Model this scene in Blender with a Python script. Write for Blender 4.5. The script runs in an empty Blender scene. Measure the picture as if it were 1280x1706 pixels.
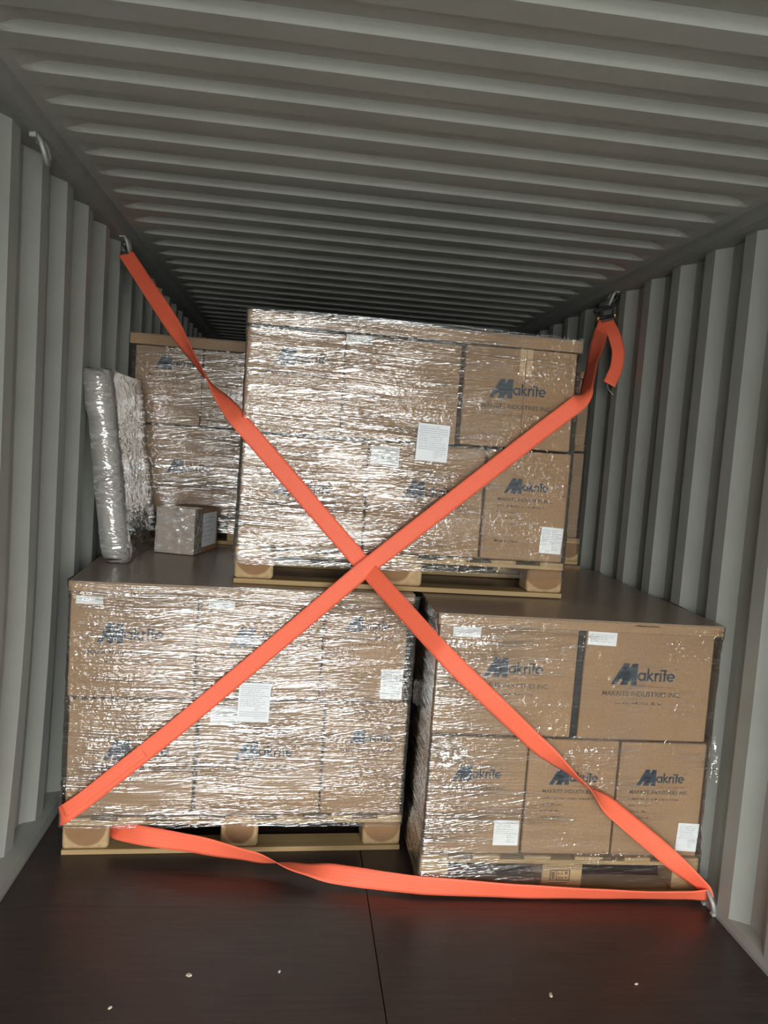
import bpy, bmesh, math, random
from mathutils import Vector, Matrix, noise

random.seed(7)
S = bpy.context.scene
C = S.collection

# ------------------------------------------------------------------ camera
cam_data = bpy.data.cameras.new('camera')
cam = bpy.data.objects.new('camera', cam_data); C.objects.link(cam); S.camera = cam
cam_data.sensor_fit = 'VERTICAL'; cam_data.sensor_height = 36.0; cam_data.sensor_width = 36.0
cam_data.lens = 36.0 * 1322.43 / 1706.0
cam_data.clip_start = 0.05; cam_data.clip_end = 100
cr = Vector((0.99156084, -0.10760563, 0.07230577)); cu = Vector((-0.06306909, 0.08689973, 0.99421865)); cf = Vector((0.11326688, 0.99038854, -0.07937978))
cam.matrix_world = Matrix(((cr.x, cu.x, -cf.x, -0.3363), (cr.y, cu.y, -cf.y, 0.0), (cr.z, cu.z, -cf.z, 1.4962), (0, 0, 0, 1)))

# ------------------------------------------------------------------ sky, exposure (daylight comes in by the open container doors behind the camera)
DOOR_Y = -2.4
W = bpy.data.worlds.new('sky'); S.world = W; W.use_nodes = True
bg = W.node_tree.nodes['Background']
bg.inputs['Color'].default_value = (0.97, 1.0, 0.98, 1); bg.inputs['Strength'].default_value = 6.6
W.cycles.sampling_method = 'AUTOMATIC'
portal = bpy.data.lights.new('door_portal', 'AREA'); portal.shape = 'RECTANGLE'; portal.size = 2.34; portal.size_y = 2.36
portal.cycles.is_portal = True
po = bpy.data.objects.new('door_portal', portal); C.objects.link(po)
po.location = (0, DOOR_Y + .01, 1.19); po.rotation_euler = (math.radians(90), 0, 0)   # looks along +Y into the container
S.view_settings.view_transform = 'Standard'; S.view_settings.look = 'None'; S.view_settings.gamma = 1; S.view_settings.use_curve_mapping = False
S.view_settings.exposure = 1.36
S.cycles.max_bounces = 6; S.cycles.diffuse_bounces = 4; S.cycles.transparent_max_bounces = 16; S.cycles.glossy_bounces = 2
S.cycles.use_adaptive_sampling = True; S.cycles.adaptive_threshold = 0.06
S.cycles.use_denoising = True

# ------------------------------------------------------------------ materials
MATS = {}
class NT:
    def __init__(s, name):
        m = bpy.data.materials.new(name); m.use_nodes = True; s.m = m; s.t = m.node_tree; s.t.nodes.clear()
        s.out = s.n('ShaderNodeOutputMaterial'); MATS[name] = m
    def n(s, typ, **kw):
        x = s.t.nodes.new(typ)
        for k, v in kw.items(): setattr(x, k, v)
        return x
    def l(s, a, b): s.t.links.new(a, b)
    def coord(s, scale=(1, 1, 1), rot=(0, 0, 0), kind='Object'):
        tc = s.n('ShaderNodeTexCoord'); mp = s.n('ShaderNodeMapping'); mp.inputs['Scale'].default_value = scale; mp.inputs['Rotation'].default_value = rot
        s.l(tc.outputs[kind], mp.inputs['Vector']); return mp.outputs['Vector']
    def noise(s, vec, scale, detail=3, rough=.5, dist=0.0):
        x = s.n('ShaderNodeTexNoise'); x.inputs['Scale'].default_value = scale; x.inputs['Detail'].default_value = detail
        x.inputs['Roughness'].default_value = rough; x.inputs['Distortion'].default_value = dist; s.l(vec, x.inputs['Vector']); return x.outputs['Fac']
    def ramp(s, fac, stops):
        r = s.n('ShaderNodeValToRGB'); e = r.color_ramp.elements
        while len(e) < len(stops): e.new(0.5)
        for q, (p, c) in zip(e, stops): q.position = p; q.color = (*c, 1) if len(c) == 3 else c
        s.l(fac, r.inputs['Fac']); return r.outputs['Color']
    def math(s, op, a, b=None, clamp=False):
        x = s.n('ShaderNodeMath', operation=op, use_clamp=clamp)
        for i, v in enumerate((a, b)):
            if v is None: continue
            if isinstance(v, (int, float)): x.inputs[i].default_value = v
            else: s.l(v, x.inputs[i])
        return x.outputs[0]
    def mixc(s, fac, a, b, blend='MIX'):
        x = s.n('ShaderNodeMix', data_type='RGBA', blend_type=blend)
        for sock, v in ((x.inputs[0], fac), (x.inputs[6], a), (x.inputs[7], b)):
            if isinstance(v, (int, float)): sock.default_value = v
            elif isinstance(v, tuple): sock.default_value = (*v, 1)
            else: s.l(v, sock)
        return x.outputs[2]
    def bump(s, h, strength=.3, dist=.01, normal=None):
        b = s.n('ShaderNodeBump'); b.inputs['Distance'].default_value = dist
        if isinstance(strength, (int, float)): b.inputs['Strength'].default_value = strength
        else: s.l(strength, b.inputs['Strength'])
        s.l(h, b.inputs['Height'])
        if normal is not None: s.l(normal, b.inputs['Normal'])
        return b.outputs['Normal']
    def principled(s, color, rough=.6, metal=0.0, normal=None, coat=0.0, spec=.5, coat_rough=.2):
        b = s.n('ShaderNodeBsdfPrincipled')
        if isinstance(color, tuple): b.inputs['Base Color'].default_value = (*color, 1)
        else: s.l(color, b.inputs['Base Color'])
        if isinstance(rough, (int, float)): b.inputs['Roughness'].default_value = rough
        else: s.l(rough, b.inputs['Roughness'])
        b.inputs['Metallic'].default_value = metal; b.inputs['Specular IOR Level'].default_value = spec
        b.inputs['Coat Weight'].default_value = coat; b.inputs['Coat Roughness'].default_value = coat_rough
        if normal is not None: s.l(normal, b.inputs['Normal'])
        s.l(b.outputs[0], s.out.inputs['Surface']); return b

def simple(name, col, rough=.6, metal=0.0, spec=.5, var=.12, vscale=9.0):
    t = NT(name); v = t.coord()
    f = t.noise(v, vscale, 4)
    c = t.ramp(f, [(.25, tuple(x * (1 - var) for x in col)), (.75, tuple(min(1, x * (1 + var)) for x in col))])
    t.principled(c, rough, metal, None, 0, spec); return t.m

def paint(name, col):                     # painted corrugated steel, slightly wavy and scuffed
    t = NT(name); v = t.coord()
    f = t.noise(v, 2.2, 5, .6); g = t.noise(t.coord((14, 14, 1.2)), 3.0, 4, .6)
    c = t.ramp(f, [(.3, tuple(x * .9 for x in col)), (.7, tuple(x * 1.08 for x in col))])
    c = t.mixc(t.ramp(g, [(.55, (0, 0, 0)), (.8, (.22, .22, .22))]), c, tuple(x * .72 for x in col))
    nb = t.bump(t.noise(v, 6, 3), .12, .012)
    t.principled(c, t.ramp(g, [(.3, (.42,) * 3), (.7, (.6,) * 3)]), 0, nb, 0, .45); return t.m
paint('wall_paint', (.345, .352, .32)); paint('roof_paint', (.41, .42, .385)); paint('rail_paint', (.27, .28, .26))

def floor_mat():
    t = NT('floor_ply'); v = t.coord()
    g = t.noise(t.coord((3, 40, 3)), 1.6, 6, .6); b = t.noise(v, 2.4, 5, .65); sp = t.noise(v, 55, 2, .5)
    c = t.ramp(g, [(.25, (.022, .014, .013)), (.75, (.050, .031, .028))])
    c = t.mixc(t.ramp(b, [(.48, (0, 0, 0)), (.75, (.35, .35, .35))]), c, (.075, .060, .055))
    c = t.mixc(t.ramp(sp, [(.70, (0, 0, 0)), (.76, (.35, .35, .35))]), c, (.12, .10, .09))
    t.principled(c, t.ramp(b, [(.3, (.30,) * 3), (.75, (.52,) * 3)]), 0, t.bump(g, .12, .002), 0, .5); return t.m
floor_mat()
simple('concrete', (.20, .195, .185), .9, vscale=1.5)

def cardboard(name, col, coat=0.0):
    t = NT(name); v = t.coord()
    oi = t.n('ShaderNodeObjectInfo')
    f = t.noise(v, 5, 5, .6); fl = t.noise(t.coord((150, 150, 4)), 1.0, 2); fb = t.noise(v, 160, 2)
    c = t.ramp(f, [(.25, tuple(x * .86 for x in col)), (.75, tuple(x * 1.1 for x in col))])
    c = t.mixc(.10, c, t.ramp(fb, [(.3, (.12, .07, .035)), (.7, (.75, .6, .42))]))
    c = t.mixc(t.math('MULTIPLY', oi.outputs['Random'], .30), c, tuple(x * .78 for x in col))
    nb = t.bump(fl, .10, .002)
    t.principled(c, .72, 0, nb, coat, .3, .28); return t.m
cardboard('carton_board', (.335, .205, .110)); cardboard('tray_board', (.35, .215, .115), .2); cardboard('tray_top', (.25, .185, .135), .8); cardboard('back_board', (.32, .205, .12))
simple('tape', (.52, .36, .20), .28, var=.05)

def wood(name, a, b, axis):
    t = NT(name); sc = [26, 26, 26]; sc[axis] = 2.0
    g = t.noise(t.coord(tuple(sc)), 1.0, 5, .65, .6); oi = t.n('ShaderNodeObjectInfo')
    c = t.ramp(g, [(.25, a), (.75, b)])
    c = t.mixc(t.math('MULTIPLY', oi.outputs['Random'], .45), c, tuple(x * .62 for x in a))
    t.principled(c, .75, 0, t.bump(g, .25, .002), 0, .25); return t.m
wood('pine_across', (.40, .265, .125), (.58, .42, .22), 0); wood('pine_deep', (.38, .25, .125), (.55, .40, .22), 1)
def block_mat():                           # sawn log block: reddish heartwood disc in pale sapwood, growth rings on the cut end
    t = NT('log_block'); tc = t.n('ShaderNodeTexCoord'); oi = t.n('ShaderNodeObjectInfo')
    sep = t.n('ShaderNodeSeparateXYZ'); t.l(tc.outputs['Object'], sep.inputs[0])
    z = t.math('SUBTRACT', sep.outputs[2], t.math('ADD', t.math('MULTIPLY', oi.outputs['Random'], .03), .02))
    r = t.math('SQRT', t.math('ADD', t.math('POWER', sep.outputs[0], 2.0), t.math('POWER', z, 2.0)))
    r = t.math('ADD', r, t.math('MULTIPLY', t.noise(tc.outputs['Object'], 14, 3), .012))
    rad = t.math('ADD', t.math('MULTIPLY', oi.outputs['Random'], .035), .045)
    heart = t.math('SMOOTH_MIN', t.math('MULTIPLY', t.math('SUBTRACT', t.math('ADD', rad, .012), r), 130.0, True), 1.0)
    ring = t.math('SINE', t.math('MULTIPLY', r, 900.0))
    g = t.noise(t.coord((30, 3, 30)), 1, 4)
    sap = t.ramp(g, [(.3, (.43, .29, .15)), (.7, (.57, .41, .23))])
    c = t.mixc(t.math('MULTIPLY', heart, .9), sap, (.23, .115, .055))
    c = t.mixc(t.math('MULTIPLY', t.math('ADD', ring, 1.0), .07), c, (.2, .1, .05))
    t.principled(c, .8, 0, t.bump(g, .25, .002), 0, .2); return t.m
block_mat()

def film_mat(name, veil, gloss, tint=(.97, .97, .96), sx=1.5, sz=60.0, rough=.07, bump_k=1.0):
    """stretch film: mostly see-through, glossy where it wrinkles; 'film_layers' is how many layers lie there"""
    t = NT(name)
    at = t.n('ShaderNodeAttribute', attribute_name='film_layers'); den = at.outputs['Fac']
    # streaks run round the load, bending and crossing a little: height coordinate warped by a slow noise
    tc = t.n('ShaderNodeTexCoord'); v0 = tc.outputs['Object']
    big = t.noise(v0, 3.1, 1)
    sep = t.n('ShaderNodeSeparateXYZ'); t.l(v0, sep.inputs[0])
    zw = t.math('ADD', sep.outputs[2], t.math('MULTIPLY', big, .035))
    def along(kx, kz, tilt):
        c = t.n('ShaderNodeCombineXYZ'); xx = t.math('ADD', sep.outputs[0], sep.outputs[1])
        t.l(t.math('MULTIPLY', xx, kx), c.inputs[0]); t.l(t.math('MULTIPLY', t.math('ADD', zw, t.math('MULTIPLY', xx, tilt)), kz), c.inputs[1]); return c.outputs[0]
    a = t.noise(along(sx, sz, .03), 1.0, 2, .6); b = t.noise(along(sx * 1.5, sz * 1.8, -.16), 1.0, 1, .6)
    cr = t.noise(v0, 46, 2, .6, .7)
    rdg = t.math('ABSOLUTE', t.math('SUBTRACT', a, .5)); rdb = t.math('ABSOLUTE', t.math('SUBTRACT', b, .5))
    h = t.math('ADD', t.math('MULTIPLY', rdg, 1.7), t.math('MULTIPLY', rdb, .7))
    patch = t.math('MULTIPLY', t.math('SUBTRACT', t.noise(along(3.2, 8.0, .05), 1.0, 1), .38, True), 4.2, True)
    crk = t.math('MAXIMUM', t.math('MULTIPLY', t.math('SUBTRACT', big, .50, True), 5.0, True), t.math('MULTIPLY', t.math('SUBTRACT', .75, den, True), t.math('MULTIPLY', patch, 4.6)))
    h = t.math('MULTIPLY', h, t.math('MULTIPLY', t.math('ADD', t.math('MULTIPLY', den, .85), .12), t.math('ADD', t.math('MULTIPLY', patch, .7), .3)))
    h = t.math('ADD', h, t.math('MULTIPLY', cr, t.math('MULTIPLY', crk, .30)))
    nb = t.bump(h, .9 * bump_k, .012)
    fr = t.n('ShaderNodeFresnel'); fr.inputs['IOR'].default_value = 1.5; t.l(nb, fr.inputs['Normal'])
    streak = t.math('MULTIPLY', t.math('MULTIPLY', t.math('SUBTRACT', t.math('MULTIPLY', a, b), .245, True), 7.0, True), t.math('ADD', t.math('MULTIPLY', patch, .85), .15))
    g = t.math('ADD', t.math('MULTIPLY', fr.outputs[0], t.math('ADD', t.math('MULTIPLY', den, 1.5), .8)), t.math('MULTIPLY', t.math('MULTIPLY', streak, den), gloss), True)
    gl = t.n('ShaderNodeBsdfGlossy'); gl.inputs['Roughness'].default_value = rough; gl.inputs['Color'].default_value = (1, 1, 1, 1); t.l(nb, gl.inputs['Normal'])
    tr = t.n('ShaderNodeBsdfTransparent'); tr.inputs['Color'].default_value = (*tint, 1)
    df = t.n('ShaderNodeBsdfDiffuse'); df.inputs['Color'].default_value = (.86, .83, .79, 1); t.l(nb, df.inputs['Normal'])
    m1 = t.n('ShaderNodeMixShader'); t.l(t.math('MULTIPLY', den, t.math('ADD', t.math('MULTIPLY', streak, veil * 2.0), veil)), m1.inputs[0]); t.l(tr.outputs[0], m1.inputs[1]); t.l(df.outputs[0], m1.inputs[2])
    m2 = t.n('ShaderNodeMixShader'); t.l(g, m2.inputs[0]); t.l(m1.outputs[0], m2.inputs[1]); t.l(gl.outputs[0], m2.inputs[2])
    t.l(m2.outputs[0], t.out.inputs['Surface']); return t.m
film_mat('film', .055, .55)
film_mat('film_thick', .30, .6, (.93, .92, .9), 9.0, 22.0, .10, 1.6)

def strap_mat():
    t = NT('webbing'); at = t.n('ShaderNodeAttribute', attribute_name='uvw')
    sep = t.n('ShaderNodeSeparateXYZ'); t.l(at.outputs['Vector'], sep.inputs[0])
    wv = t.math('MULTIPLY', t.math('SINE', t.math('MULTIPLY', sep.outputs[0], 900.0)), t.math('SINE', t.math('MULTIPLY', sep.outputs[1], 900.0)))
    rib = t.math('SINE', t.math('MULTIPLY', sep.outputs[1], 520.0))
    c = t.mixc(t.math('MULTIPLY', t.math('ADD', wv, 1.0), .09), (1.0, .17, .085), (.80, .06, .03))
    c = t.mixc(t.math('MULTIPLY', t.math('ADD', rib, 1.0), .05), c, (1.0, .34, .22))
    b = t.principled(c, .55, 0, t.bump(wv, .3, .0012), 0, .4)
    return t.m
strap_mat()
simple('logo_ink', (.022, .040, .066), .6, var=.2); simple('text_ink', (.10, .068, .052), .7, var=.2); simple('rule_ink', (.30, .12, .05), .7)
simple('label_paper', (.80, .82, .84), .5, var=.03); simple('label_ink', (.22, .23, .26), .6); simple('stamp_ink', (.07, .03, .015), .8)
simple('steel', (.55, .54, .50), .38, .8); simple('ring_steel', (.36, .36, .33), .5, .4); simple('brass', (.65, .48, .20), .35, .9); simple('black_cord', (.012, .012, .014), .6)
simple('panel_core', (.27, .235, .20), .6, var=.25); simple('chip', (.62, .52, .40), .8); simple('dark_stain', (.012, .009, .009), .5)

# ------------------------------------------------------------------ helpers
def link(name, me, mat, parent=None, smooth=False):
    o = bpy.data.objects.new(name, me); C.objects.link(o)
    if mat: me.materials.append(MATS[mat]) if not me.materials else None
    if parent is not None: o.parent = parent
    if smooth:
        for p in me.polygons: p.use_smooth = True
    return o
def pyd(name, v, f, mat, parent=None, smooth=False):
    me = bpy.data.meshes.new(name); me.from_pydata([tuple(x) for x in v], [], f); me.update()
    return link(name, me, mat, parent, smooth)
def tag(o, label, cat, group=None):
    o['label'] = label; o['category'] = cat
    if group: o['group'] = group
    return o
def struct(o): o['kind'] = 'structure'; return o
def empty(name, loc=(0, 0, 0), rz=0.0):
    o = bpy.data.objects.new(name, None); C.objects.link(o); o.location = loc; o.rotation_euler = (0, 0, rz); o.empty_display_size = .05; return o
def box_me(name, x0, x1, y0, y1, z0, z1, bev=0.0, seg=2, jit=0.0):
    bm = bmesh.new()
    vs = [bm.verts.new((x, y, z)) for z in (z0, z1) for y in (y0, y1) for x in (x0, x1)]
    for q in ((0, 2, 3, 1), (4, 5, 7, 6), (0, 1, 5, 4), (1, 3, 7, 5), (3, 2, 6, 7), (2, 0, 4, 6)): bm.faces.new([vs[i] for i in q])
    if jit:
        for v in bm.verts: v.co += Vector((random.uniform(-jit, jit), random.uniform(-jit, jit), random.uniform(-jit, jit)))
    if bev: bmesh.ops.bevel(bm, geom=list(bm.edges), offset=bev, segments=seg, profile=.5, affect='EDGES')
    me = bpy.data.meshes.new(name); bm.to_mesh(me); bm.free(); return me
def box(name, b, mat, parent=None, bev=0.0, seg=2, jit=0.0):
    return link(name, box_me(name, *b, bev, seg, jit), mat, parent)
def tube(name, pts, r, mat, parent=None, n=10, closed=False):
    v, f = [], []; pts = [Vector(p) for p in pts]; k = len(pts); ref = Vector((.3, .2, .93))
    for i, p in enumerate(pts):
        a = pts[(i - 1) % k] if (closed or i) else p; b = pts[(i + 1) % k] if (closed or i < k - 1) else p
        t = (b - a).normalized(); x = t.cross(ref).normalized(); y = t.cross(x)
        for j in range(n):
            th = 2 * math.pi * j / n; v.append(p + (x * math.cos(th) + y * math.sin(th)) * r)
    for i in range(k if closed else k - 1):
        for j in range(n):
            f.append((i * n + j, i * n + (j + 1) % n, ((i + 1) % k) * n + (j + 1) % n, ((i + 1) % k) * n + j))
    if not closed: f += [tuple(range(n))[::-1], tuple((k - 1) * n + j for j in range(n))]
    return pyd(name, v, f, mat, parent, True)

# ------------------------------------------------------------------ the container
HX, Y0, Y1, HZ = 1.175, DOOR_Y, 10.4, 2.37
def side_wall(name, sgn, phase):
    prof = []; P = .272; dep = .036
    k = math.floor((Y0 - phase) / P)
    y = phase + k * P
    while y < Y1:                        # door-facing slope centred at y: from recess to rib
        prof += [(y - .032, dep), (y + .032, 0), (y + .104, 0), (y + .168, dep)]; y += P
    prof = [(min(max(a, Y0), Y1), d) for a, d in prof]
    v, f = [], []; zs = [0, .12, .25, .4, .55, .7, .85, 1.0, 1.2, 1.5, 1.8, 2.1, 2.345]
    for z in zs:
        for a, d in prof:
            w = .006 * noise.noise(Vector((a * .9, z * .8, sgn * 3)))
            if sgn < 0: w += .05 * max(0, (1.0 - z)) ** 1.6 * min(1, max(0, (3.4 - a) / .8))
            v.append((sgn * (HX + d + max(w, 0)), a, z))
    n = len(prof)
    for i in range(len(zs) - 1):
        for j in range(n - 1):
            q = (i * n + j, i * n + j + 1, (i + 1) * n + j + 1, (i + 1) * n + j); f.append(q if sgn < 0 else q[::-1])
    return struct(pyd(name, v, f, 'wall_paint'))
side_wall('wall_left', -1, 2.365 - 0.02); side_wall('wall_right', 1, 2.60)
def roof():
    P = .195; dep = .022; ph = 1.752; v, f = [], []
    ys = []; k = math.floor((Y0 - ph) / P); y = ph + k * P
    while y < Y1:
        ys += [(y - .011, dep), (y - .006, dep * .8), (y + .006, dep * .2), (y + .011, 0), (y + .088, 0), (y + .093, dep * .2), (y + .105, dep * .8), (y + .110, dep)]; y += P
    ys = [(min(max(a, Y0), Y1), d) for a, d in ys]
    xs = [-1.19, -1.10, -1.075, -1.05, -1.03, -1.01, -.98, -.9, -.45, 0, .45, .9, .98, 1.01, 1.03, 1.05, 1.075, 1.10, 1.19]
    for a, d in ys:
        for x in xs:
            e = min(1, max(0, (1.085 - abs(x)) / .085)); e = e * e * (3 - 2 * e)
            # pressings die out to the flat sheet level (the lower of the two) at their ends
            v.append((x, a, HZ + d * e))
    n = len(xs)
    for i in range(len(ys) - 1):
        for j in range(n - 1): f.append((i * n + j, i * n + j + 1, (i + 1) * n + j + 1, (i + 1) * n + j))
    return struct(pyd('ceiling', v, f, 'roof_paint'))
roof()
for i, s in ((1, -1), (2, 1)):           # top side rails: a square tube whose inner lower edge is rounded
    sec = [(1.108, HZ), (1.112, 2.352), (1.128, 2.334), (1.150, 2.328), (1.225, 2.328), (1.225, 2.40)]
    v = [(s * x, y, z) for y in (Y0, Y1) for x, z in sec]; n = len(sec)
    f = [(j, j + 1, n + j + 1, n + j) for j in range(n - 1)]
    struct(pyd('trim_%d' % i, v, f if s > 0 else [q[::-1] for q in f], 'rail_paint'))
for nm, s in (('baseboard_left', -1), ('baseboard_right', 1)):
    sec = [(1.168, -.01), (1.168, .012), (1.176, .034), (1.232, .062), (1.262, .066), (1.262, -.01)]
    v = [(s * x, y, z) for y in (Y0, Y1) for x, z in sec]; n = len(sec)
    struct(pyd(nm, v, [(j, j + 1, n + j + 1, n + j) for j in range(n - 1)], 'rail_paint'))
wb = []
for k in range(22):
    x = -1.2 + k * .115; wb += [(x, Y1 - (.03 if k % 2 else 0)), (x + .075, Y1 - (.03 if k % 2 else 0))]
v = [(x, y, z) for z in (0, 2.4) for x, y in wb]; n = len(wb)
struct(pyd('wall_back', v, [(j, j + 1, n + j + 1, n + j) for j in range(n - 1)], 'wall_paint'))
fl = struct(box('floor', (-1.23, 1.23, Y0, Y1, -.12, -.028), 'dark_stain'))
seams = [Y0, .06, 2.459, 4.86, 7.26, Y1]
for a, b in zip(seams[:-1], seams[1:]):
    for x0, x1 in ((-1.172, -.0105), (-.0075, 1.172)):
        box('plywood_panel', (x0, x1, a + .0003, b - .0003, -.027, 0), 'floor_ply', fl, .0005, 1)
struct(box('ground', (-14, 14, -22, Y0 - .05, -.4, -.30), 'concrete'))

# ------------------------------------------------------------------ printing on the cartons (in the plane of a carton front: x right, z up, front towards -y)
class Print:
    def __init__(s): s.v = []; s.f = []
    def quad(s, pts):
        k = len(s.v); s.v += [(x, 0, z) for x, z in pts]; s.f.append(tuple(range(k, k + len(pts))))
    def stroke(s, pts, w):
        L, Rr = [], []
        for i, p in enumerate(pts):
            a = Vector(pts[max(i - 1, 0)]); b = Vector(pts[min(i + 1, len(pts) - 1)]); d = (b - a).normalized(); nn = Vector((-d.y, d.x)) * w / 2
            L.append(Vector(p) + nn); Rr.append(Vector(p) - nn)
        for i in range(len(pts) - 1): s.quad([tuple(Rr[i]), tuple(Rr[i + 1]), tuple(L[i + 1]), tuple(L[i])])
    def rect(s, x0, x1, z0, z1): s.quad([(x0, z0), (x1, z0), (x1, z1), (x0, z1)])
    def build(s, name, mat, parent, loc, sc=1.0):
        o = pyd(name, [(x * sc, 0, z * sc) for x, _, z in s.v], s.f, mat, parent); o.location = loc; return o
def arc(cx, cz, r, a0, a1, n=14): return [(cx + r * math.cos(math.radians(a0 + (a1 - a0) * i / n)), cz + r * math.sin(math.radians(a0 + (a1 - a0) * i / n))) for i in range(n + 1)]
def logo_print():
    P = Print()
    for dx in (0, .135):                 # two leaning strokes, each with an upright: the double-peaked M
        P.quad([(dx, 0), (dx + .085, 0), (dx + .262, .33), (dx + .178, .33)])
        P.quad([(dx + .178, 0), (dx + .268, 0), (dx + .268, .33), (dx + .185, .33)])
    P.quad([(.09, .10), (.30, .05), (.33, .16), (.16, .22)])
    w = .030; b = .082; r = .052; m = b + r
    x = .475; P.stroke(arc(x, m, r, 0, 360, 20), w); P.stroke([(x + r, b - .014), (x + r, b + 2 * r + .014)], w)
    x = .572; P.stroke([(x, b - .014), (x, b + .185)], w); P.stroke([(x, m - .008), (x + .075, b + 2 * r + .012)], w); P.stroke([(x + .02, m), (x + .085, b - .014)], w)
    x = .690; P.stroke([(x, b - .014), (x, b + 2 * r + .014)], w); P.stroke(arc(x + .048, m + .008, .045, 180, 75, 8), w)
    x = .772; P.stroke([(x, b - .014), (x, b + 2 * r + .014)], w); P.stroke([(x - .014, b + .158), (x + .095, b + .158)], w * .8)
    x = .835; P.stroke([(x, b - .014), (x, b + .160)], w); P.stroke([(x - .025, b + .10), (x + .04, b + .10)], w * .8)
    x = .935; P.stroke(arc(x, m, r, -45, -360, 18), w); P.stroke([(x - r, m), (x + r, m)], w * .7)
    P.stroke(arc(1.005, b + .185, .012, 0, 360, 8), .006)
    return P
_lp = logo_print(); LOGO = bpy.data.meshes.new('logo_print'); LOGO.from_pydata(_lp.v, [], _lp.f)
LOGO.materials.append(MATS['logo_ink'])
def text_mesh(body, bold=0.0):
    cu_ = bpy.data.curves.new('text_curve', 'FONT'); cu_.body = body; cu_.size = 1.0; cu_.offset = bold; cu_.resolution_u = 2
    o = bpy.data.objects.new('text_curve', cu_); C.objects.link(o)
    dg = bpy.context.evaluated_depsgraph_get(); dg.update()
    me = bpy.data.meshes.new_from_object(o.evaluated_get(dg)); bpy.data.objects.remove(o); bpy.data.curves.remove(cu_)
    x1 = max(v.co.x for v in me.vertices); x0 = min(v.co.x for v in me.vertices)
    for v in me.vertices: v.co = Vector(((v.co.x - x0) / (x1 - x0), 0, v.co.y / (x1 - x0)))   # unit width, standing in xz
    me.materials.clear(); me.materials.append(MATS['text_ink']); return me
COMPANY = text_mesh('MAKRITE INDUSTRIES INC.', .012); COMPANY.name = 'company_text'
MADE = text_mesh('Made in China', .006); MADE.name = 'origin_text'
def scribble(P, x0, x1, z, h, seed):      # a line of print too small to read
    rr = random.Random(seed); x = x0
    while x < x1:
        for _ in range(rr.randint(2, 8)):
            if x > x1: break
            hh = h * rr.choice((.6, .6, .7, 1)); P.rect(x, x + h * .16, z, z + hh); 
            if rr.random() < .6: P.rect(x, x + h * .42, z + (hh - h * .16) * rr.choice((0, 1)), z + (hh - h * .16) * 0 + h * .16)
            x += h * .62
        x += h * .5
def put(mesh, name, parent, loc, sc):
    o = bpy.data.objects.new(name, mesh); C.objects.link(o); o.parent = parent; o.location = loc; o.scale = (sc, 1, sc); return o
def paper_label(parent, x, z, w, h, y, seed, name='shipping_label', tilt=0.0, cols=True):
    lb = box(name, (-w / 2, w / 2, -.0004, .0004, -h / 2, h / 2), 'label_paper', parent)
    lb.location = (x, y, z); lb.rotation_euler = (0, tilt, 0); lb['label'] = 'white printed paper label'
    P = Print(); rr = random.Random(seed); zz = h / 2 - .012; lh = .0042
    while zz > -h / 2 + .010:
        low = zz < -h * .12 and h > .08
        a = (.05 * w if low else -w / 2 + .008); e = w / 2 - .008 - rr.random() * w * .25
        if rr.random() < .22: P.rect(-w / 2 + .006, w / 2 - .006, zz + .001, zz + .0022)
        else: scribble(P, a, e, zz, lh, rr.random())
        zz -= lh * 1.75
    P.build('label_print', 'label_ink', lb, (0, -.0008, 0)); return lb

# ------------------------------------------------------------------ loads
class Frame:
    def __init__(s, x, y, deg): s.o = Vector((x, y)); s.a = math.radians(deg); s.d = Vector((math.cos(s.a), math.sin(s.a))); s.n = Vector((-math.sin(s.a), math.cos(s.a)))
    def w(s, u, v, z): q = s.o + s.d * u + s.n * v; return Vector((q.x, q.y, z))
FR = {'LL': Frame(-1.068, 2.768, 3.5), 'RL': Frame(.166, 2.555, 0), 'MU': Frame(-.535, 2.872, 1.4), 'UBL': Frame(-1.13, 3.9, 0), 'UBR': Frame(.02, 3.9, 0)}

def carton(fr, u0, u1, z0, z1, v0, dep, label, logo=None, kind='big', labels=(), group=None, seed=0, made=None, mat='carton_board', lines=True, tape=None, tilt=0.0):
    F = FR[fr]; uc = (u0 + u1) / 2
    e = empty('carton', F.w(uc, v0, z0 + .002), F.a); tag(e, label, 'carton', group)
    hw = (u1 - u0) / 2; h = z1 - z0 - .002
    b = box('body', (-hw, hw, 0, dep, 0, h), mat, e, .006, 3, .0015)
    y = -.0018
    if logo:
        lx, lz, lw = logo; lx -= uc; lz -= z0
        put(LOGO, 'logo_print', e, (lx, y, lz), lw)
        P = Print(); P.rect(.44, 1.0, -.028, -.018); P.build('rule_print', 'rule_ink', e, (lx, y, lz), lw)
        put(COMPANY, 'company_text', e, (lx - .12 * lw, y, lz - .17 * lw), 1.24 * lw)
        if lines:
            P = Print()
            if kind == 'big': scribble(P, lx + .10 * lw, lx + .86 * lw, lz - .30 * lw, .011, seed)
            else:
                for k, ln in enumerate((.98, .42, .36, .40)):
                    scribble(P, lx - .13 * lw, lx + (-.13 + ln * 1.1) * lw, lz - (.30 + .13 * k) * lw, .009, seed * 7 + k)
            P.build('small_print', 'text_ink', e, (0, y, 0))
    if made: put(MADE, 'origin_text', e, (made[0] - uc, y, made[1] - z0), made[2])
    if tape is not None:
        P = Print(); P.rect(tape - uc - .001, tape - uc + .001, .004, h - .004); P.build('board_joint', 'text_ink', e, (0, y, 0))
        box('tape_strip', (tape - uc - .024, tape - uc + .024, -.0012, .0006, h - .10, h - .001), 'tape', e)
    for i, (a, bz, w, hh, tl) in enumerate(labels): paper_label(e, a - uc, bz - z0, w, hh, -.0022, seed * 11 + i, tilt=tl)
    return e

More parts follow.
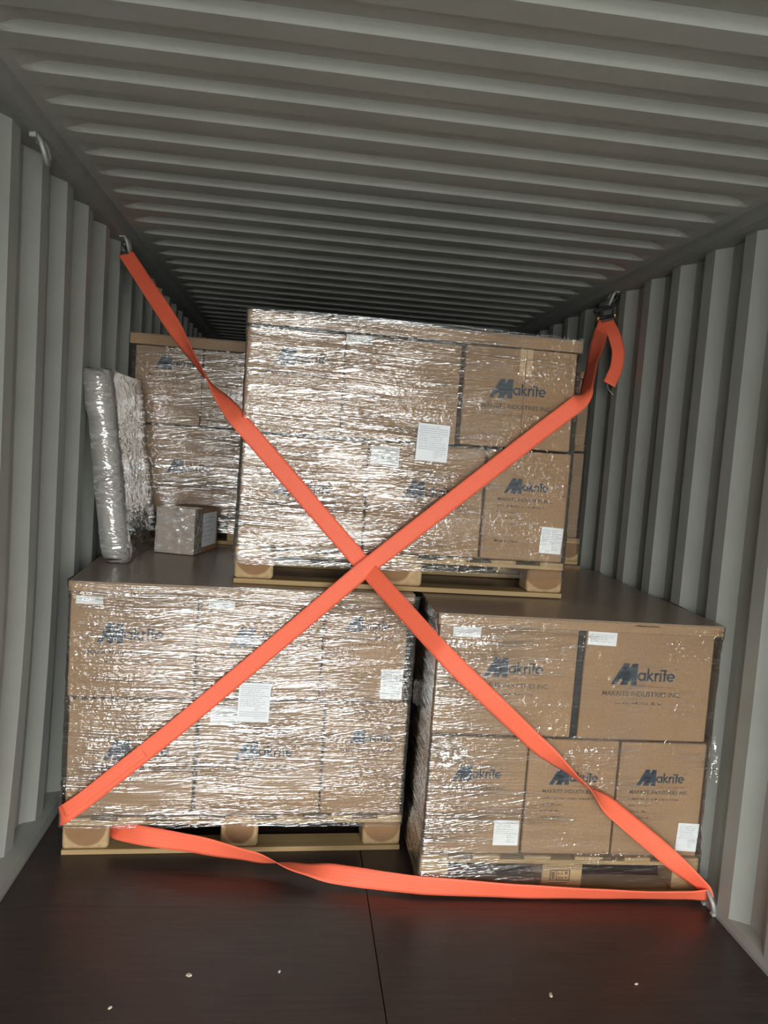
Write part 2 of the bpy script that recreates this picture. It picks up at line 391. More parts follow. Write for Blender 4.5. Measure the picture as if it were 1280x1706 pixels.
def tray(fr, u0, u1, v0, v1, z0, z1, label, mat='tray_board'):
    """shallow corrugated tray turned over the load: top sheet, hanging lips, open underneath"""
    F = FR[fr]; cx, cy = (u0 + u1) / 2, (v0 + v1) / 2
    e = empty('top_tray', F.w(cx, cy, z0), F.a); tag(e, label, 'cardboard tray')
    a, b, h, t = (u1 - u0) / 2, (v1 - v0) / 2, z1 - z0, .005
    n = 14; v, f = [], []
    bm = bmesh.new()
    def blk(x0, x1, y0, y1, z0_, z1_):
        vs = [bm.verts.new((x, y, z)) for z in (z0_, z1_) for y in (y0, y1) for x in (x0, x1)]
        for q in ((0, 2, 3, 1), (4, 5, 7, 6), (0, 1, 5, 4), (1, 3, 7, 5), (3, 2, 6, 7), (2, 0, 4, 6)): bm.faces.new([vs[i] for i in q])
    box('top_sheet', (-a, a, -b, b, h - t, h), 'tray_top', e, .002, 2)
    for nm, bb in (('front_lip', (-a, a, -b, -b + t, 0, h - t)), ('rear_lip', (-a, a, b - t, b, 0, h - t)), ('side_lip', (-a, -a + t, -b + t, b - t, 0, h - t)), ('side_lip', (a - t, a, -b + t, b - t, 0, h - t))):
        box(nm, bb, mat, e, .0015, 1)
    bm.free(); return e

def pallet(fr, width, dep, z, label, blocks, round_blocks=True, ndeck=7, v0=0.0, blk='log_block'):
    F = FR[fr]; e = empty('pallet', F.w(width / 2, v0 + dep / 2, z), F.a); tag(e, label, 'pallet', 'wooden block pallets')
    hw, hd = width / 2, dep / 2
    bw = .095; rows = ((-hd, -hd + .11), (-.05, .05), (hd - .11, hd))
    for y0, y1 in rows:
        box('bottom_board', (-hw, hw, y0, y1 - .012, 0, .018), 'pine_across', e, .0015, 1)
        box('stringer_board', (-hw, hw, y0, y1 - .015, .107, .121), 'pine_across', e, .0015, 1)
        for (b0, b1) in blocks:
            cx = (b0 + b1) / 2 - hw; w2 = (b1 - b0) / 2
            me = box_me('block', -w2, w2, -(y1 - y0) / 2 + .001, (y1 - y0) / 2 - .001, -.0445, .0445, .004 if not round_blocks else .014, 3)
            o = link('block', me, blk, e); o.location = (cx, (y0 + y1) / 2, .0625)
    pitch = (width - bw) / (ndeck - 1)
    dk = box_me('deck_board', -bw / 2, bw / 2, -hd, hd, 0, .013, .0015, 1)
    for k in range(ndeck):
        o = link('deck_board', dk, 'pine_deep', e); o.location = (-hw + bw / 2 + k * pitch, 0, .121)
    return e

def wrap(fr, u0, u1, v0, v1, prof, label, density, amp=.0035, mat='film', seed=0, fine=True, top_in=.0):
    """tube of film round a load. prof: list of (z, extra offset); density(side, a, z) 0..1"""
    F = FR[fr]; hw, hd = (u1 - u0) / 2, (v1 - v0) / 2
    r = .012; per = []                    # (x, y, nx, ny, side, along)
    def seg(p, q, n, side):
        for i in range(n):
            t = i / n; x = p[0] + (q[0] - p[0]) * t; y = p[1] + (q[1] - p[1]) * t
            dx, dy = q[0] - p[0], q[1] - p[1]; L = math.hypot(dx, dy); per.append((x, y, dy / L, -dx / L, side, t))
    def cor(cx, cy, a0):
        for i in range(4):
            a = math.radians(a0 + 90 * i / 4); per.append((cx + r * math.cos(a), cy + r * math.sin(a), math.cos(a), math.sin(a), 'c', .5))
    nf = 84 if fine else 30; ns = 40 if fine else 16
    seg((-hw + r, -hd), (hw - r, -hd), nf, 'f'); cor(hw - r, -hd + r, -90)
    seg((hw, -hd + r), (hw, hd - r), ns, 'r'); cor(hw - r, hd - r, 0)
    seg((hw - r, hd), (-hw + r, hd), 16, 'b'); cor(-hw + r, hd - r, 90)
    seg((-hw, hd - r), (-hw, -hd + r), ns, 'l'); cor(-hw + r, -hd + r, 180)
    zs = []; za, zb = prof[0][0], prof[-1][0]; nz = int((zb - za) / (.007 if fine else .02))
    def off(z):
        for (a, oa), (b, ob) in zip(prof[:-1], prof[1:]):
            if a <= z <= b: t = (z - a) / max(b - a, 1e-6); t = t * t * (3 - 2 * t); return oa + (ob - oa) * t
        return prof[-1][1]
    v, f, den = [], [], []
    n = len(per); zc = za
    for i in range(nz + 1):
        z = za + (zb - za) * i / nz; o0 = off(z)
        edge = math.sin(min(1, max(0, i / nz)) * math.pi)
        for (x, y, nx, ny, side, t) in per:
            q = Vector((x * 1.6 + seed, y * 1.6, z * 20 + x * .9)); d = abs(noise.noise(q)) * amp + max(0, noise.noise(Vector((x * 3, y * 3 + seed, z * 42 - x * 2)))) * amp * .7
            w = .010 * noise.noise(Vector((x * 4 + y * 4, seed, 1.7))) if i in (0, nz) else 0
            v.append((x + nx * (o0 + d), y + ny * (o0 + d), z - za + w))
            den.append(max(0.0, min(1.0, density(side, t, z))))
    for i in range(nz):
        for j in range(n): f.append((i * n + j, i * n + (j + 1) % n, (i + 1) * n + (j + 1) % n, (i + 1) * n + j))
    o = pyd('stretch_wrap', v, f, mat, None, True); o.location = F.w((u0 + u1) / 2, (v0 + v1) / 2, za); o.rotation_euler = (0, 0, F.a)
    at = o.data.attributes.new('film_layers', 'FLOAT', 'POINT'); at.data.foreach_set('value', den)
    tag(o, label, 'stretch film', 'clear film around the loads'); return o
def flap(parent, pts_a, pts_b, mat='film', name='loose_film', den=1.0, n=14, amp=.006, seed=0):
    """a loose crumpled tongue of film between two polylines (in the parent's own coordinates)"""
    v, f, m = [], [], 10
    def at(pts, t):
        k = t * (len(pts) - 1); i = min(int(k), len(pts) - 2); return Vector(pts[i]).lerp(Vector(pts[i + 1]), k - i)
    for i in range(n + 1):
        a, b = at(pts_a, i / n), at(pts_b, i / n)
        for j in range(m + 1):
            q = a.lerp(b, j / m); nz = noise.noise(q * 45 + Vector((seed, 0, 0))) * amp; v.append(q + Vector((nz, nz, nz * .5)))
    for i in range(n):
        for j in range(m): f.append((i * (m + 1) + j, i * (m + 1) + j + 1, (i + 1) * (m + 1) + j + 1, (i + 1) * (m + 1) + j))
    o = pyd(name, v, f, mat, parent, True)
    a_ = o.data.attributes.new('film_layers', 'FLOAT', 'POINT'); a_.data.foreach_set('value', [den] * len(v)); return o

def hump(x, c, w): return math.exp(-((x - c) / w) ** 2)

# ---- lower load by the left wall: six cartons in two rows
G = 'cartons on the pallet by the left wall'
pallet('LL', 1.210, 1.0, 0, 'pallet with rounded log blocks standing on the floor at the lower left', ((.0, .158), (.545, .68), (1.066, 1.210)))
carton('LL', .004, .437, .134, .556, .014, .97, 'carton at the lower left corner, directly above the half-round log block', (.123, .335, .225), 'big', (), G, 1)
carton('LL', .447, .893, .134, .558, .018, .97, 'bottom-row middle carton of the lower left load with a small label at its top edge', (.574, .335, .215), 'big', ((.534, .505, .095, .066, .0),), G, 2)
carton('LL', .899, 1.204, .134, .560, .012, .97, 'narrow bottom-row carton beside the dark gap between the two lower loads', (.985, .400, .165), 'small', (), G, 3)
carton('LL', -.004, .420, .562, .935, .010, .97, 'top-row carton in the left corner of the lower left load, bluish label at its top', (.084, .755, .225), 'big', ((.058, .905, .09, .028, .02),), G, 4)
carton('LL', .426, .868, .563, .937, .016, .97, 'top-row middle carton of the lower left load, crossed by the rising strap', (.536, .750, .225), 'big', ((.503, .902, .092, .030, .0),), G, 5)
carton('LL', .874, 1.180, .564, .938, .012, .97, 'narrow top-row carton right under the strap crossing with a clearly legible logo', (.945, .822, .168), 'small', ((1.134, .630, .082, .112, .0),), G, 6)
tray('LL', -.011, 1.196, -.006, 1.0, .938, .974, 'wide brown tray on the lower left load carrying the wrapped panel and small box')
def dLL(s, t, z):
    d = .92
    if s == 'f':
        d = .95 - .45 * hump(t, 0, .06) - .75 * hump(t, .88, .13) * hump(z, .74, .09) - .5 * hump(z, .2, .05)
        d += .3 * noise.noise(Vector((t * 5, z * 5, 3)))
    return d
wl = wrap('LL', -.012, 1.214, -.010, 1.004, [(.100, -.001), (.13, -.001), (.30, -.003), (.9, -.003), (.935, .001), (.972, .004)], 'clear film round the lower left load, streaked with horizontal wrinkles', dLL, seed=1)
paper_label(wl, .6355 - .601, .565 - .100, .112, .142, -.517, 91, tilt=.02)
flap(wl, [(.612, -.50, .468), (.615, -.50, .558)], [(.650, -.52, .458), (.648, -.53, .553)], seed=4)

# ---- lower load by the right wall: three cartons below, two above
G = 'cartons on the pallet by the right wall'
pallet('RL', 1.0, 1.18, 0, 'pallet at the lower right with a stamped middle block', ((0, .10), (.431, .575), (.905, 1.0)), False, 6, 0.0, 'pine_across')
carton('RL', .012, .347, .134, .545, .014, 1.15, 'bottom-row carton at the left of the lower right load, veiled by shiny film', (.088, .388, .172), 'small', ((.294, .209, .088, .09, .0),), G, 11)
carton('RL', .353, .671, .134, .547, .012, 1.15, 'bottom-row middle carton of the lower right load, logo cut by the falling strap', (.430, .385, .174), 'small', (), G, 12)
carton('RL', .677, .990, .134, .546, .010, 1.15, 'bottom-row carton against the right wall with a white label near its corner', (.743, .390, .174), 'small', ((.950, .206, .078, .102, .04),), G, 13)
carton('RL', .006, .488, .552, .932, .012, 1.15, 'wide top-row carton left of the dark slot on the lower right load', (.168, .755, .205), 'big', ((.10, .905, .095, .034, .0),), G, 14)
carton('RL', .514, .976, .552, .933, .008, 1.15, 'wide top-row carton against the right wall, right of the dark slot', (.615, .747, .228), 'big', ((.570, .904, .102, .046, .02),), G, 15)
ds = box('slot_shade', (-.012, .012, 0, .9, 0, .374), 'black_cord', None, .002, 1); ds.location = FR['RL'].w(.501, .016, .553); tag(ds, 'added dark strip standing in for the shade in the slot between the two wide upper cartons at right', 'shade_strip')  # black strip added as the slot's shade; an empty gap comes out too light
tray('RL', -.006, .998, -.012, 1.16, .934, .972, 'brown tray with a jutting right corner on the lower right load')
def dRL(s, t, z):
    d = .9
    if s == 'f':
        d = .30 + .75 * hump(t, .0, .36) - .3 * hump(t, .3, .2) * hump(z, .62, .1) + .45 * hump(t, .70, .06) * hump(z, .62, .22) + .2 * hump(z, .10, .06)
        d += .22 * noise.noise(Vector((t * 6, z * 6, 8)))
    elif s == 'r': d = .4
    return d
wr = wrap('RL', -.006, .998, -.016, 1.175, [(.045, .003), (.13, .003), (.22, -.004), (.5, -.004), (.9, -.004), (.932, .001), (.970, .002)], 'clear film round the lower right load, crumpled at its left edge and sparse at right', dRL, seed=5)
flap(wr, [(.50, -.592, .37), (.503, -.592, .47), (.492, -.592, .555)], [(.530, -.60, .36), (.512, -.61, .46), (.505, -.60, .54)], seed=9, amp=.012)
flap(wr, [(-.46, -.600, .40), (-.50, -.600, .50)], [(-.34, -.603, .41), (-.40, -.603, .52)], seed=12, amp=.012)
# stamp on the middle block: a framed mark with an ear of wheat and codes
st = [o for o in bpy.data.objects if o.parent and o.parent.get('label', '').startswith('pallet at the lower right') and o.name.startswith('block')]
stb = min(st, key=lambda o: (abs(o.location.x), o.location.y))
P = Print()
for q in ((-.044, .028, .019, .022), (-.044, .028, -.0165, -.0135), (-.044, -.041, -.0165, .022), (.025, .028, -.0165, .022), (-.021, -.0185, -.014, .020)): P.rect(*q)
for k in range(4): P.stroke([(-.032, -.010 + k * .006), (-.039, -.003 + k * .006)], .002); P.stroke([(-.032, -.010 + k * .006), (-.025, -.003 + k * .006)], .002)
P.stroke([(-.032, -.013), (-.032, .017)], .002)
scribble(P, -.015, .020, .006, .011, 3); scribble(P, -.015, .018, -.009, .011, 4); P.rect(-.044, .020, -.026, -.023)
P.build('stamp_mark', 'stamp_ink', stb, (0, -.0552, .002))

# ---- upper middle load, straddling the two lower ones
G = 'cartons on the upper middle pallet'
pallet('MU', 1.235, .955, .9755, 'pallet of the upper load, resting on both lower loads behind the strap crossing', ((0, .14), (.485, .69), (1.095, 1.235)))
Z = .9755
carton('MU', .004, .455, Z + .134, 1.515, .014, .93, 'bottom-row left carton of the upper middle load, crossed by the falling strap', (.122, 1.300, .215), 'big', ((.057, 1.466, .086, .052, .0),), G, 21)
carton('MU', .462, .900, Z + .134, 1.520, .016, .93, 'bottom-row middle carton of the upper middle load, crossed by the rising strap', (.592, 1.315, .205), 'big', ((.520, 1.470, .104, .068, .0),), G, 22)
carton('MU', .907, 1.228, Z + .134, 1.524, .012, .93, 'bottom-row right carton of the upper middle load with legible logo and square label', (.977, 1.362, .172), 'small', ((1.178, 1.192, .086, .100, .04),), G, 23, (.956, 1.176, .088))
carton('MU', -.002, .346, 1.522, 1.893, .016, .93, 'top-row left carton of the upper middle load, hidden by dull film', (.093, 1.765, .20), 'big', (), G, 24)
carton('MU', .352, .778, 1.526, 1.896, .018, .93, 'top-row middle carton of the upper middle load, glaring with reflections', None, 'big', ((.396, 1.880, .094, .030, .0),), G, 25)
carton('MU', .790, 1.216, 1.531, 1.900, .006, .93, 'top-row right carton of the upper middle load, taped joint beside its dark logo', (.890, 1.712, .215), 'big', (), G, 26, None, 'carton_board', True, 1.020)
tray('MU', -.004, 1.232, -.004, .955, 1.902, 1.948, 'brown tray capping the upper middle load, just under the roof')
def dMU(s, t, z):
    d = .9
    if s == 'f':
        d = .95 - .85 * hump(t, .95, .26) + .3 * noise.noise(Vector((t * 5, z * 5, 1.2)))
        if t > .72: d += .12
    elif s == 'r': d = .45
    return d
wm = wrap('MU', -.006, 1.234, -.008, .957, [(1.050, .003), (1.10, .002), (1.3, -.001), (1.85, -.002), (1.90, .001), (1.955, .002)], 'clear film round the upper middle load with bright streaks', dMU, seed=11)
paper_label(wm, .687 - .614, 1.530 - 1.050, .118, .135, -.4915, 93, tilt=.03)

# ---- loads in the row behind
G = 'cartons in the row behind'
for fr, wd, lab in (('UBL', 1.12, 'left'), ('UBR', 1.105, 'right')):
    carton(fr, .0, wd, 0.0, .935, .012, .95, 'big carton hidden low in the rear row on the %s' % lab, None, 'big', (), G, 30)
    tray(fr, -.012, wd + .006, -.03, 1.0, .938, .974, 'tray at the foot of the rear %s load' % lab)
    pallet(fr, wd, .98, .9755, 'pallet under the rear %s load, mostly hidden behind the front loads' % lab, ((0, .14), (.48, .64), (wd - .105, wd)), False)
carton('UBL', .030, .60, Z + .134, 1.530, .014, .9, 'rear left lower carton with a dark logo, behind the small foil-like box', (.171, 1.300, .21), 'big', (), G, 31, mat='back_board')
carton('UBL', .006, .318, 1.537, 1.902, .012, .9, 'rear left upper carton nearest the left wall, dulled by film', (.096, 1.795, .20), 'big', (), G, 32, mat='back_board')
carton('UBL', .324, .66, 1.537, 1.902, .016, .9, 'rear left upper carton half hidden by the upper middle load', None, 'big', (), G, 33, mat='back_board')
tray('UBL', -.018, 1.12, -.012, .98, 1.904, 1.955, 'brown tray capping the rear left load')
wrap('UBL', -.012, 1.12, -.006, .98, [(1.03, .003), (1.3, .0), (1.88, .0), (1.902, .0)], 'clear film round the rear left load, crinkled', lambda s, t, z: .85 + .3 * noise.noise(Vector((t * 7, z * 6, 5))), seed=21)
carton('UBR', .62, 1.094, Z + .134, 1.545, .014, .9, 'rear right lower carton seen as a strip beside the wall', None, 'big', (), G, 34, mat='back_board')
carton('UBR', .62, 1.090, 1.552, 1.915, .012, .9, 'rear right upper carton seen as a strip behind the rising strap', None, 'big', (), G, 35, mat='back_board')
tray('UBR', 0, 1.098, -.005, .98, 1.917, 1.955, 'brown tray capping the rear right load')
wrap('UBR', .0, 1.10, -.004, .98, [(1.03, .002), (1.3, -.001), (1.93, -.001)], 'clear film round the rear right load', lambda s, t, z: .5, seed=31, fine=False)

# ------------------------------------------------------------------ wrapped panel leaning on the left wall, small wrapped box
def loft(name, rings, mat, parent=None, dens=None):
    v = [p for r in rings for p in r]; n = len(rings[0]); f = []
    for i in range(len(rings) - 1):
        for j in range(n): f.append((i * n + j, i * n + (j + 1) % n, (i + 1) * n + (j + 1) % n, (i + 1) * n + j))
    f += [tuple(range(n))[::-1], tuple((len(rings) - 1) * n + j for j in range(n))]
    o = pyd(name, v, f, mat, parent, True)
    if dens is not None: a_ = o.data.attributes.new('film_layers', 'FLOAT', 'POINT'); a_.data.foreach_set('value', [dens] * len(v))
    return o
pb = empty('foil_package', (-1.012, 3.45, .976)); tag(pb, 'tall flat panel wrapped in silvery film leaning on the left wall', 'wrapped panel')
def panel_ring(t, g, sd):
    """cross-section at height fraction t, grown by g; the panel leans out towards the wall and has a lip along its front"""
    x0 = -.040 + (-1.160 + 1.052) * t; th = .078 + .006 * t; z = t * .715 + (.03 * t)
    ya, yb = -.29, .36; pts = []
    prof = [(x0, ya), (x0 + th * .45, ya - .006), (x0 + th, ya), (x0 + th + .004, ya + .10), (x0 + th - .006, ya + .13), (x0 + th - .004, 0), (x0 + th, yb * .6), (x0 + th, yb), (x0 + th * .5, yb + .004), (x0, yb), (x0, .1), (x0, -.1)]
    for i, (x, y) in enumerate(prof):
        q = Vector((x, y, z)); w = noise.noise(q * 22 + Vector((sd, 0, 0))) * .006
        cx, cy = x0 + th / 2, (ya + yb) / 2; s = Vector((x - cx, y - cy, 0)); s = Vector((math.copysign(g, s.x) if abs(s.x) > .01 else 0, math.copysign(g, s.y) if abs(s.y) > .2 else 0, 0))
        pts.append((q.x + s.x + w, q.y + s.y + w, q.z + (g if t > .99 else 0)))
    return pts
def grow(ts, g, sd):
    rings = [panel_ring(t, g, sd) for t in ts]
    def shrink(r, k, dz): 
        c = sum((Vector(p) for p in r), Vector()) / len(r); return [tuple(c.lerp(Vector(p), k)[:2]) + (p[2] + dz,) for p in r]
    return [shrink(rings[0], .93, 0)] + rings[1:-1] + [shrink(rings[-1], .98, -.012), shrink(rings[-1], .86, .0)]
TS = [i / 24 for i in range(25)]
loft('panel_core', grow(TS, -.004, 0), 'panel_core', pb)
loft('film_wrapping', grow(TS, .006, 0), 'film_thick', pb, 1.0)
sb = empty('wrapped_box', (-.838, 3.50, .9755), math.radians(-14)); tag(sb, 'small carton in crinkled film with a white side label, on the lower left tray', 'small box')
box('body', (-.084, .084, 0, .30, 0, .196), 'carton_board', sb, .004, 2, .001)
def crumple(name, b, parent, mat, dens, amp, n=14):
    bm = bmesh.new(); me0 = box_me(name, *b); bm.from_mesh(me0); bmesh.ops.subdivide_edges(bm, edges=list(bm.edges), cuts=n, use_grid_fill=True)
    for v in bm.verts:
        q = v.co * 30; v.co += Vector((noise.noise(q), noise.noise(q + Vector((9, 0, 0))), noise.noise(q + Vector((0, 9, 0))) * .6)) * amp
    me = bpy.data.meshes.new(name); bm.to_mesh(me); bm.free(); o = link(name, me, mat, parent, False)
    a_ = me.attributes.new('film_layers', 'FLOAT', 'POINT'); a_.data.foreach_set('value', [dens] * len(me.vertices)); return o
crumple('film_wrapping', (-.089, .089, -.006, .085, .003, .201), sb, 'film_thick', 1.0, .0035)
lb = box('side_label', (.0845, .0853, .045, .275, .025, .175), 'label_paper', sb); lb['label'] = 'white label on the side'
P = Print()
for k in range(6): scribble(P, .06, .24 - .02 * (k % 3), .15 - k * .02, .008, 60 + k)
me = bpy.data.meshes.new('label_print'); me.from_pydata([(.0858, x, z) for x, _, z in P.v], [], P.f); link('label_print', me, 'label_ink', lb)

# ------------------------------------------------------------------ straps
def ribbon(name, ctrl, width, parent=None, thick=.0024, step=.012, mat='webbing'):
    """ctrl: (position, facing normal, twist degrees about the run)"""
    P = [(Vector(p), Vector(n).normalized(), a) for p, n, a in ctrl]; fr = []
    for (p, n, a), (q, m, b) in zip(P[:-1], P[1:]):
        k = max(2, int((q - p).length / step))
        for i in range(k): t = i / k; fr.append((p.lerp(q, t), n.lerp(m, t).normalized(), a + (b - a) * (t * t * (3 - 2 * t))))
    fr.append(P[-1])
    pos = [f[0] for f in fr]
    for _ in range(3): pos = [pos[0]] + [(pos[i - 1] + pos[i] * 2 + pos[i + 1]) / 4 for i in range(1, len(pos) - 1)] + [pos[-1]]
    v, f, uv = [], [], []; s = 0; m = 6
    wds, nrs = [], []
    for i in range(len(fr)):
        t = (pos[min(i + 1, len(pos) - 1)] - pos[max(i - 1, 0)]).normalized()
        w = t.cross(fr[i][1]).normalized(); w = Matrix.Rotation(math.radians(fr[i][2]), 3, t) @ w; wds.append(w); nrs.append(t)
    for _ in range(2): wds = [wds[0]] + [(wds[i - 1] + wds[i] * 2 + wds[i + 1]).normalized() for i in range(1, len(wds) - 1)] + [wds[-1]]
    for i in range(len(fr)):
        if i: s += (pos[i] - pos[i - 1]).length
        w = wds[i]; nn = w.cross(nrs[i]).normalized()
        for sgn in (1, -1):
            for j in range(m + 1):
                c = (j / m - .5) * width; v.append(pos[i] + w * c * sgn + nn * sgn * thick / 2); uv.append((s, c, 0))
    R_ = 2 * (m + 1)
    for i in range(len(fr) - 1):
        for j in range(R_): f.append((i * R_ + j, i * R_ + (j + 1) % R_, (i + 1) * R_ + (j + 1) % R_, (i + 1) * R_ + j))
    f += [tuple(range(R_))[::-1], tuple((len(fr) - 1) * R_ + j for j in range(R_))]
    o = pyd(name, v, f, mat, parent, True)
    a_ = o.data.attributes.new('uvw', 'FLOAT_VECTOR', 'POINT'); a_.data.foreach_set('vector', [x for q in uv for x in q]); return o
SW = .063
fn = (0, -1, 0)
sa = empty('lashing_strap', (1.15, 2.49, 0.0)); tag(sa, 'orange-red strap falling from upper left to lower right, then twisted along the floor', 'cargo strap', 'lashing straps')
def rel(o, ctrl): return [((p[0] - o.location.x, p[1] - o.location.y, p[2] - o.location.z), n, a) for p, n, a in ctrl]
ribbon('diagonal_webbing', rel(sa, [((-1.132, 3.64, 2.262), (.3, -1, 0), 0), ((-1.06, 3.56, 2.172), (.3, -1, 0), 0), ((-.90, 3.345, 1.975), (.3, -1, 0), 20), ((-.73, 3.11, 1.76), (.2, -1, 0), 80), ((-.552, 2.862, 1.562), (0, -1, 0), 165), ((-.50, 2.852, 1.510), fn, 180),
    ((-.075, 2.840, 1.075), fn, 180), ((.175, 2.522, .848), (-.35, -1, 0), 180), ((.24, 2.520, .79), fn, 180), ((.52, 2.520, .55), fn, 200), ((.69, 2.515, .42), fn, 255), ((.82, 2.512, .32), fn, 335), ((1.0, 2.500, .185), fn, 360), ((1.155, 2.480, .066), (-.3, -1, 0), 400), ((1.163, 2.472, .045), (-.3, -1, 0), 420)]), SW, sa)
ribbon('floor_webbing', rel(sa, [((1.163, 2.474, .047), fn, -25), ((1.10, 2.486, .038), fn, -36), ((.95, 2.492, .034), fn, -38), ((.75, 2.498, .034), fn, -30), ((.50, 2.506, .036), fn, -18), ((.165, 2.523, .044), fn, 0), ((.05, 2.55, .042), fn, 8), ((-.10, 2.59, .040), fn, 35), ((-.235, 2.625, .042), fn, 90), ((-.40, 2.665, .060), fn, 150), ((-.60, 2.71, .078), fn, 180), ((-.80, 2.752, .086), fn, 205), ((-.885, 2.80, .078), (0, -1, 0), 225), ((-.93, 2.885, .070), (.5, -1, 0), 215), ((-1.03, 2.905, .070), (.3, 1, 0), 200)]), SW, sa)
sbp = empty('lashing_strap', (-1.06, 2.75, 0.0)); tag(sbp, 'orange-red strap rising from lower left to upper right with a loose tail', 'cargo strap', 'lashing straps')
ribbon('diagonal_webbing', rel(sbp, [((1.105, 3.775, 2.182), (-.15, -1, 0), 0), ((1.06, 3.70, 2.115), (-.2, -1, 0), 8), ((.88, 3.29, 1.92), (-.5, -1, 0), 30), ((.722, 2.905, 1.755), (-.4, -1, 0), 40), ((.68, 2.855, 1.715), fn, 5), ((.55, 2.846, 1.605), fn, 0),
    ((-.075, 2.808, 1.058), fn, 0), ((-.30, 2.786, .845), (.06, -1, 0), 0), ((-.70, 2.758, .470), (.06, -1, 0), 0), ((-1.00, 2.742, .205), (.06, -1, 0), 0), ((-1.060, 2.742, .158), (-.3, -1, 0), 0), ((-1.084, 2.778, .135), (-1, -.3, 0), 0), ((-1.094, 2.90, .11), (-1, 0, 0), 0)]), SW, sbp)
ribbon('folded_edge', rel(sbp, [((-.80, 2.751, .388), (.06, -1, 0), 12), ((-1.00, 2.738, .217), (.06, -1, 0), 18), ((-1.058, 2.738, .172), (-.3, -1, 0), 20)]), .040, sbp)
ribbon('loose_tail', rel(sbp, [((1.108, 3.760, 2.188), (-.15, -1, 0), 0), ((1.122, 3.69, 2.115), (-.1, -1, 0), 0), ((1.132, 3.64, 2.03), (-.05, -1, .1), 0), ((1.118, 3.61, 1.95), (0, -1, .3), 0), ((1.078, 3.58, 1.868), (.1, -1, .4), 0)]), .060, sbp)
tube('tail_thread', [tuple(Vector(p) - sbp.location) for p in ((1.075, 3.60, 1.872), (1.078, 3.585, 1.845), (1.10, 3.58, 1.822))], .0012, 'label_paper', sbp, 5)
# buckle of the tail end: black roller bar with brass ends and black cord up to the ring
bk = lambda p: tuple(Vector(p) - sbp.location)
tube('buckle_bar', [bk((1.066, 3.765, 2.196)), bk((1.142, 3.775, 2.218))], .009, 'black_cord', sbp)
tube('buckle_screw', [bk((1.056, 3.764, 2.193)), bk((1.066, 3.765, 2.196))], .013, 'brass', sbp, 8); tube('buckle_screw', [bk((1.142, 3.775, 2.218)), bk((1.151, 3.776, 2.221))], .013, 'brass', sbp, 8)
tube('buckle_frame', [bk((1.070, 3.766, 2.197)), bk((1.068, 3.772, 2.232)), bk((1.105, 3.777, 2.246)), bk((1.14, 3.78, 2.253)), bk((1.139, 3.777, 2.219))], .006, 'black_cord', sbp, 8)
tube('black_cord', [bk((1.045, 3.77, 2.225)), bk((1.085, 3.775, 2.247)), bk((1.12, 3.78, 2.258)), bk((1.150, 3.785, 2.275)), bk((1.160, 3.785, 2.300)), bk((1.150, 3.78, 2.312))], .010, 'black_cord', sbp, 8)
ek = lambda p: tuple(Vector(p) - sa.location)
tube('end_hook', [ek((-1.128, 3.64, 2.258)), ek((-1.140, 3.645, 2.268)), ek((-1.150, 3.65, 2.284)), ek((-1.146, 3.655, 2.300)), ek((-1.136, 3.655, 2.302))], .007, 'steel', sa, 8)
box('hook_plate', (-1.150 - 1.15, -1.118 - 1.15, 3.632 - 2.49, 3.640 - 2.49, 2.240, 2.266), 'black_cord', sa, .003, 2)

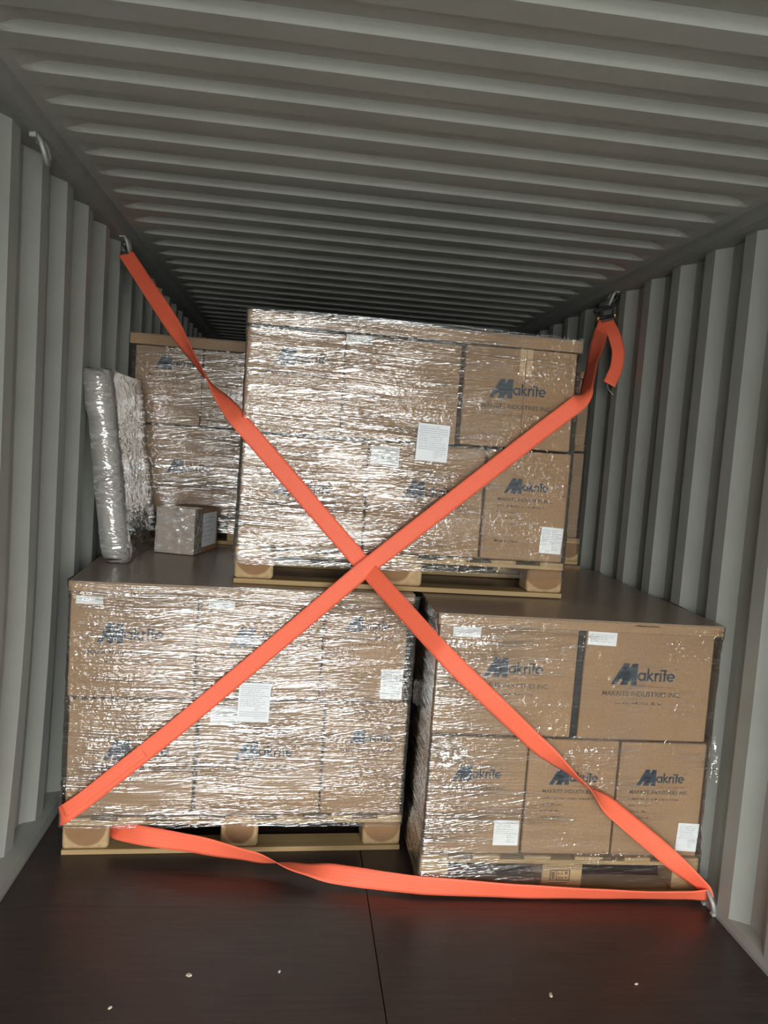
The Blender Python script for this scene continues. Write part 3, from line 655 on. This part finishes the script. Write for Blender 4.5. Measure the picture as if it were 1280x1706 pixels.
# ------------------------------------------------------------------ lashing rings
def ring(loc, label, pts, r=.0075):
    e = empty('lashing_ring', loc); tag(e, label, 'lashing ring', 'lashing rings of the container')
    tube('ring_rod', pts, r, 'ring_steel', e, 10)
    return e
def top_ring(x, y, z, s, label, extra=True):
    e = ring((x, y, z), label, [(0, -.03, .035), (-s * .012, -.032, .015), (-s * .020, -.028, -.012), (-s * .022, -.012, -.034), (-s * .022, .012, -.036), (-s * .020, .028, -.014), (-s * .012, .032, .014), (0, .03, .035)])
    box('weld_lug', (min(0, s * .02), max(0, s * .02), -.042, -.018, .024, .044), 'wall_paint', e, .004, 2); box('weld_lug', (min(0, s * .02), max(0, s * .02), .018, .042, .024, .044), 'wall_paint', e, .004, 2)
top_ring(-1.140, 2.505, 2.292, -1, 'empty steel ring under the roof rail nearest the camera on the left')
top_ring(-1.140, 3.66, 2.300, -1, 'steel ring under the left roof rail where the falling strap is hooked')
top_ring(1.140, 3.79, 2.300, 1, 'steel ring under the right roof rail holding the strap buckle')
e = ring((1.168, 2.465, .0), 'bent steel ring on the floor edge at lower right, threaded by the strap', [(.004, .03, .008), (-.002, .026, .05), (-.010, .012, .072), (-.012, -.006, .066), (-.004, -.026, .036), (0, -.034, .006)], .008)
box('weld_lug', (-.012, .012, -.044, -.024, .0, .012), 'rail_paint', e, .003, 2); box('weld_lug', (-.010, .012, .022, .040, .0, .012), 'rail_paint', e, .003, 2)

# ------------------------------------------------------------------ scraps on the floor
def scrap(x, y, r, mat, label, seed):
    rr = random.Random(seed); n = 7; top = []; 
    for i in range(n): a = 2 * math.pi * i / n; q = r * rr.uniform(.5, 1.1); top.append((q * math.cos(a), .6 * q * math.sin(a)))
    v = [(a, b, .0003) for a, b in top] + [(a * .85, b * .85, .003 + .002 * rr.random()) for a, b in top]
    f = [tuple(range(n))[::-1], tuple(range(n, 2 * n))] + [(i, (i + 1) % n, n + (i + 1) % n, n + i) for i in range(n)]
    o = pyd('floor_scrap', v, f, mat); o.location = (x, y, 0); o.rotation_euler = (0, 0, rr.random() * 6); tag(o, label, 'scrap', 'scraps on the dark floor')
scrap(-.543, 2.133, .012, 'chip', 'pale scrap on the left floor panel, the biggest there', 1)
scrap(.469, 2.045, .010, 'chip', 'pale scrap on the right floor panel near the front', 2)
scrap(-.728, 2.005, .008, 'chip', 'tiny pale scrap at the front left of the floor', 3)
scrap(-.294, 2.145, .007, 'chip', 'tiny pale scrap left of the floor seam', 4)
scrap(.739, 2.088, .006, 'chip', 'tiny pale scrap far right on the floor, near a dark spot', 5)
